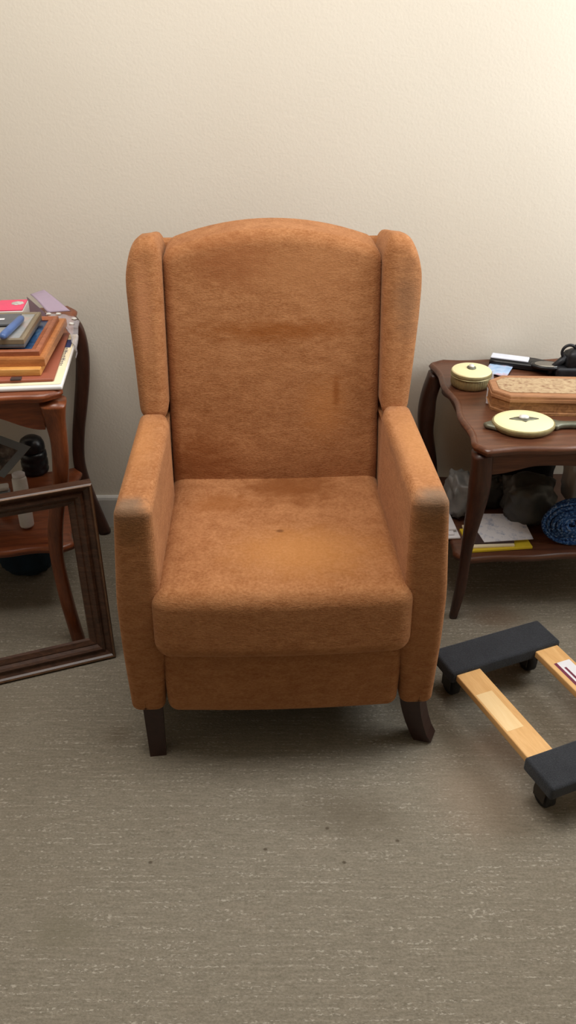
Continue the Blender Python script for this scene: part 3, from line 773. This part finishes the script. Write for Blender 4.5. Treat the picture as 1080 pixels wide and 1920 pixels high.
# iron ornament (black with ring and crest)
i0 = on_y(1066, 690, 2.20)
ir = thing('iron_figurine', 'black cast iron ornament with ring handle and spiky crest at rear right', 'ornament', (i0.x, 2.20, zt), 0)
mesh('iron_body', *merge(rbox(-.040, .10, -.03, .03, 0, .03, .010, (3, 1, 1), 3), crumple((.03, 0, .045), (.045, .026, .030), 3, .25, 2.2, None, 3), sweep([(-.052, 0, .002), (-.045, 0, .02), (-.028, 0, .035), (-.01, 0, .05)], [.006, .008, .010, .012], 10)), M['blackiron'], ir)
mesh('ring', *sweep([(-.006+.019*math.cos(2*PI*k/28), 0, .066+.019*math.sin(2*PI*k/28)) for k in range(29)], .0042, 8), M['blackiron'], ir)
rnd = random.Random(8)
sp = []
for k in range(9):
    x = .012+k*.008; sp.append(sweep([(x, rnd.uniform(-.006, .006), .06), (x-.002, 0, .08), (x-.006+rnd.uniform(-.006, .006), rnd.uniform(-.004, .004), .100+.008*math.sin(k))], [.006, .0045, .0012], 7))
mesh('crest', *merge(*sp), M['blackiron'], ir)
# pale blue packet
pb = on_z(934, 697, zt)
pk2 = thing('sample_packet', 'pale blue crinkled packet beneath the black brush end', 'packet', (pb.x, pb.y, zt), math.radians(-25))
def pil(p):
    p.z += .0018*noise.noise(Vector((p.x*70, p.y*70, 3)))+.0018; return p
mesh('packet', *rbox(-.032, .032, -.038, .036, 0.0018, .0060, .002, (10, 10, 1), 2, pil), M['lightblue'], pk2)
# clear strip hanging by the box
cs = thing('plastic_wrapper', 'thin clear plastic wrapper lying between round box and jewelry box', 'wrapper', (on_z(917, 735, zt).x, on_z(917, 735, zt).y, zt), 0)
g = film([on_z(916, 694, zt+.024), on_z(927, 696, zt+.024), on_z(922, 758, zt+.003), on_z(911, 756, zt+.003)], 0, 5, 12, .002, 9)
mesh('film', [v-cs.location for v in g[0]], g[1], M['film'], cs)
# ---------------------------------------------------------------- right shelf
zs = SZ+.0006
s0 = on_z(888, 1036, zs)
def sheet(name, label, cat, px, py, z, w, dpt, h, rz_, mat, partname='sheet'):
    p = on_z(px, py, z); o = thing(name, label, cat, (p.x, p.y, z), math.radians(rz_))
    mesh(partname, *rbox(0, w, 0, dpt, 0, h, min(.0012, h*.4), (1, 1, 1), 2), mat, o); return o
sheet('envelope', 'yellow envelope at the bottom of paper stack on right shelf', 'envelope', 884, 1037, zs, .166, .11, .007, 7, M['yellow'], 'envelope_body')
sheet('paper_stack', 'thin stack of cream papers between yellow envelope and dark folder', 'papers', 886, 1029, zs+.0072, .113, .11, .006, 5, M['creamcard'], 'sheets')
sheet('folder', 'dark brown folder under the white printed sheet on right shelf', 'folder', 886, 1021, zs+.0134, .112, .11, .005, 3, M['brownfold'], 'cover')
w0 = on_z(905, 1016, zs+.019)
wp = thing('printed_sheet', 'white sheet with faint blue print lying on top of right shelf stack', 'paper', (w0.x, w0.y, zs+.0186), 0)
wo = [L(wp, on_z(a, b, zs+.0186)) for a, b in ((908, 1017), (1000, 1011), (982, 977), (944, 966), (893, 966), (890, 990))]
def curl(u, v, w): return Vector((u, v, w+.004*max(0, v-.06)/.08))
mesh('sheet', *slab([(p.x, p.y) for p in wo], [(0, 0), (0, .0012)], curl), M['print'], wp, False)
def bag(name, label, px, py, z, s, seed, mat, amp=.28, freq=2.4, flat=True, cat='bag', zc=None):
    p = on_z(px, py, z); o = mesh(name, *crumple((0, 0, zc if zc is not None else s[2]*.95), s, seed, amp, freq, .0006 if flat else None), mat)
    o.location = (p.x, p.y, z); tag(o, label, cat); return o
bag('plastic_bag', 'crumpled dark grey plastic bag in the middle of right table shelf', 985, 975, zs, (.070, .055, .068), 2, M['darkbag'])
bag('plastic_bag', 'grey-white crumpled bag squeezed between armchair and right table leg', 858, 960, zs, (.036, .055, .062), 6, M['greybag'])
bag('plastic_bag', 'small greyish bag in shadow behind the printed sheet', 914, 946, zs, (.038, .035, .050), 11, M['greybag'] if False else M['darkbag'])
bag('plastic_bag', 'white plastic bag above the blue rope coil on right shelf', 1076, 965, zs, (.046, .040, .080), 14, M['whitebag'], .2, 1.8, zc=.115)
bag('dark_filler_bundle', 'guessed dark navy cloth bundle added to darken the back of the right table shelf', 965, 925, zs, (.102, .040, .085), 21, M['navy'], .15, 1.6, cat='cloth')  # added by guess: covers the bright wall and keeps the shelf back dark
# white papers standing left of the leg
wq = thing('paper_stack', 'white papers sticking out beside the armchair below its right arm', 'papers', (on_z(846, 1000, zs).x, on_z(846, 1000, zs).y, zs), math.radians(4))
mesh('sheets', *merge(rbox(-.028, .018, -.03, .13, .0, .006, .002, (1, 1, 1), 2), rbox(-.026, .004, -.02, .12, .0062, .011, .002, (1, 1, 1), 2), rbox(-.026, .012, -.005, .10, .0112, .018, .002, (1, 1, 1), 2)), M['paper'], wq)
# blue rope coil
rp = on_z(1062, 1030, zs)
ro = thing('rope_coil', 'coil of blue white-flecked rope on the right table shelf', 'rope', (rp.x+.004, rp.y+.035, zs), 0)
pts = []
rnd = random.Random(3)
for k in range(6):
    R_ = .004+.0105*k
    for i in range(24):
        th = 2*PI*i/24; rr = R_+.0105*i/24
        pts.append((rr*math.cos(th)*1.25+.002*k, -.022+.006*math.sin(th*1.0+k)+.002*k+rnd.uniform(-.001, .001), .066+rr*.98*math.sin(th)))
lo = min(p[2] for p in pts); pts = [(a, b, c-lo+.0058) for a, b, c in pts]
mesh('rope', *sweep(pts, .0060, 8), M['rope'], ro)
pts2 = [(a*.97+.012, b+.017, c) for a, b, c in pts]
mesh('rope', *sweep(pts2, .0060, 8), M['rope'], ro)
# ---------------------------------------------------------------- furniture dolly
dl = thing('furniture_dolly', 'wooden furniture dolly with charcoal carpeted ends on floor right of armchair', 'dolly', (.347, 1.576, 0), math.radians(22.5))
DW, DL, DZ = .300, .457, .122
for y0_ in (-.092, -DL):
    pad = mesh('carpeted_end', *rbox(-.004, DW, y0_, y0_+.092, DZ-.034, DZ, .007, (8, 3, 2), 4, lambda p: Vector((p.x, p.y, p.z+.0006*noise.noise(p*90)))), M['felt'], dl)
for x0_ in (.008, .228):
    sl = mesh('slat', *rbox(x0_, x0_+.064, -DL+.02, -.02, DZ-.028, DZ-.010, .0025, (2, 4, 1), 2), M['pine'], dl, True)
    if x0_ < .1:
        mesh('bare_patch', *box(x0_+.004, x0_+.046, -.285, -.165, DZ-.010, DZ-.0096), M['pine_pale'], sl, False)
    else:
        st = mesh('sticker', *box(x0_+.012, x0_+.056, -.255, -.145, DZ-.010, DZ-.0096), M['paper'], sl, False)
        mesh('sticker_print', *merge(box(x0_+.012, x0_+.020, -.225, -.145, DZ-.00955, DZ-.0094), box(x0_+.012, x0_+.056, -.255, -.235, DZ-.00955, DZ-.0094), box(x0_+.026, x0_+.032, -.215, -.165, DZ-.00955, DZ-.0094)), M['burgundy'], sl, False)
for cx in (.040, .262):
    for cy in (-.046, -DL+.046):
        ca = mesh('caster', *merge(rbox(cx-.026, cx+.026, cy-.026, cy+.026, DZ-.040, DZ-.0342, .001, (1, 1, 1), 1), lathe([(.0, .062), (.018, .062), (.020, .070), (.018, .0815), (0, .0815)], 20, (cx, cy, 0)),
             box(cx-.017, cx-.014, cy-.004, cy+.030, .022, .066), box(cx+.014, cx+.017, cy-.004, cy+.030, .022, .066)), M['steel'], dl, False)
        wv = [(0, -.011), (.023, -.011), (.0265, -.008), (.0268, .008), (.023, .011), (0, .011)]
        rings = [[(cx+h, cy+.014+r*math.cos(2*PI*k/28), .0270+r*math.sin(2*PI*k/28)) for k in range(28)] for r, h in wv]
        mesh('wheel', *loft(rings), M['rubber'], ca)
# ---------------------------------------------------------------- light
def area(name, loc, rot, sx, sy, power, col):
    l = bpy.data.lights.new(name, 'AREA'); l.shape = 'RECTANGLE'; l.size = sx; l.size_y = sy; l.energy = power; l.color = col
    o = bpy.data.objects.new(name, l); C.objects.link(o); o.location = loc; o.rotation_euler = rot; return o
area('window_daylight', (XR-.01, (WY0+WY1)/2, (WZ0+WZ1)/2), (0, math.radians(90), 0), WZ1-WZ0, WY1-WY0, 19, (.95, .985, 1.0))
area('ceiling_lamp', (-.25, 1.30, ZC-.03), (0, 0, 0), 1.5, .6, 25, (1.0, .965, .915))
w = bpy.data.worlds.new('world'); sc.world = w; w.use_nodes = True
w.node_tree.nodes['Background'].inputs[0].default_value = (.80, .88, 1, 1); w.node_tree.nodes['Background'].inputs[1].default_value = .55
vs = sc.view_settings; vs.view_transform = 'Standard'; vs.look = 'None'; vs.gamma = 1; vs.use_curve_mapping = False
vs.exposure = 0.42
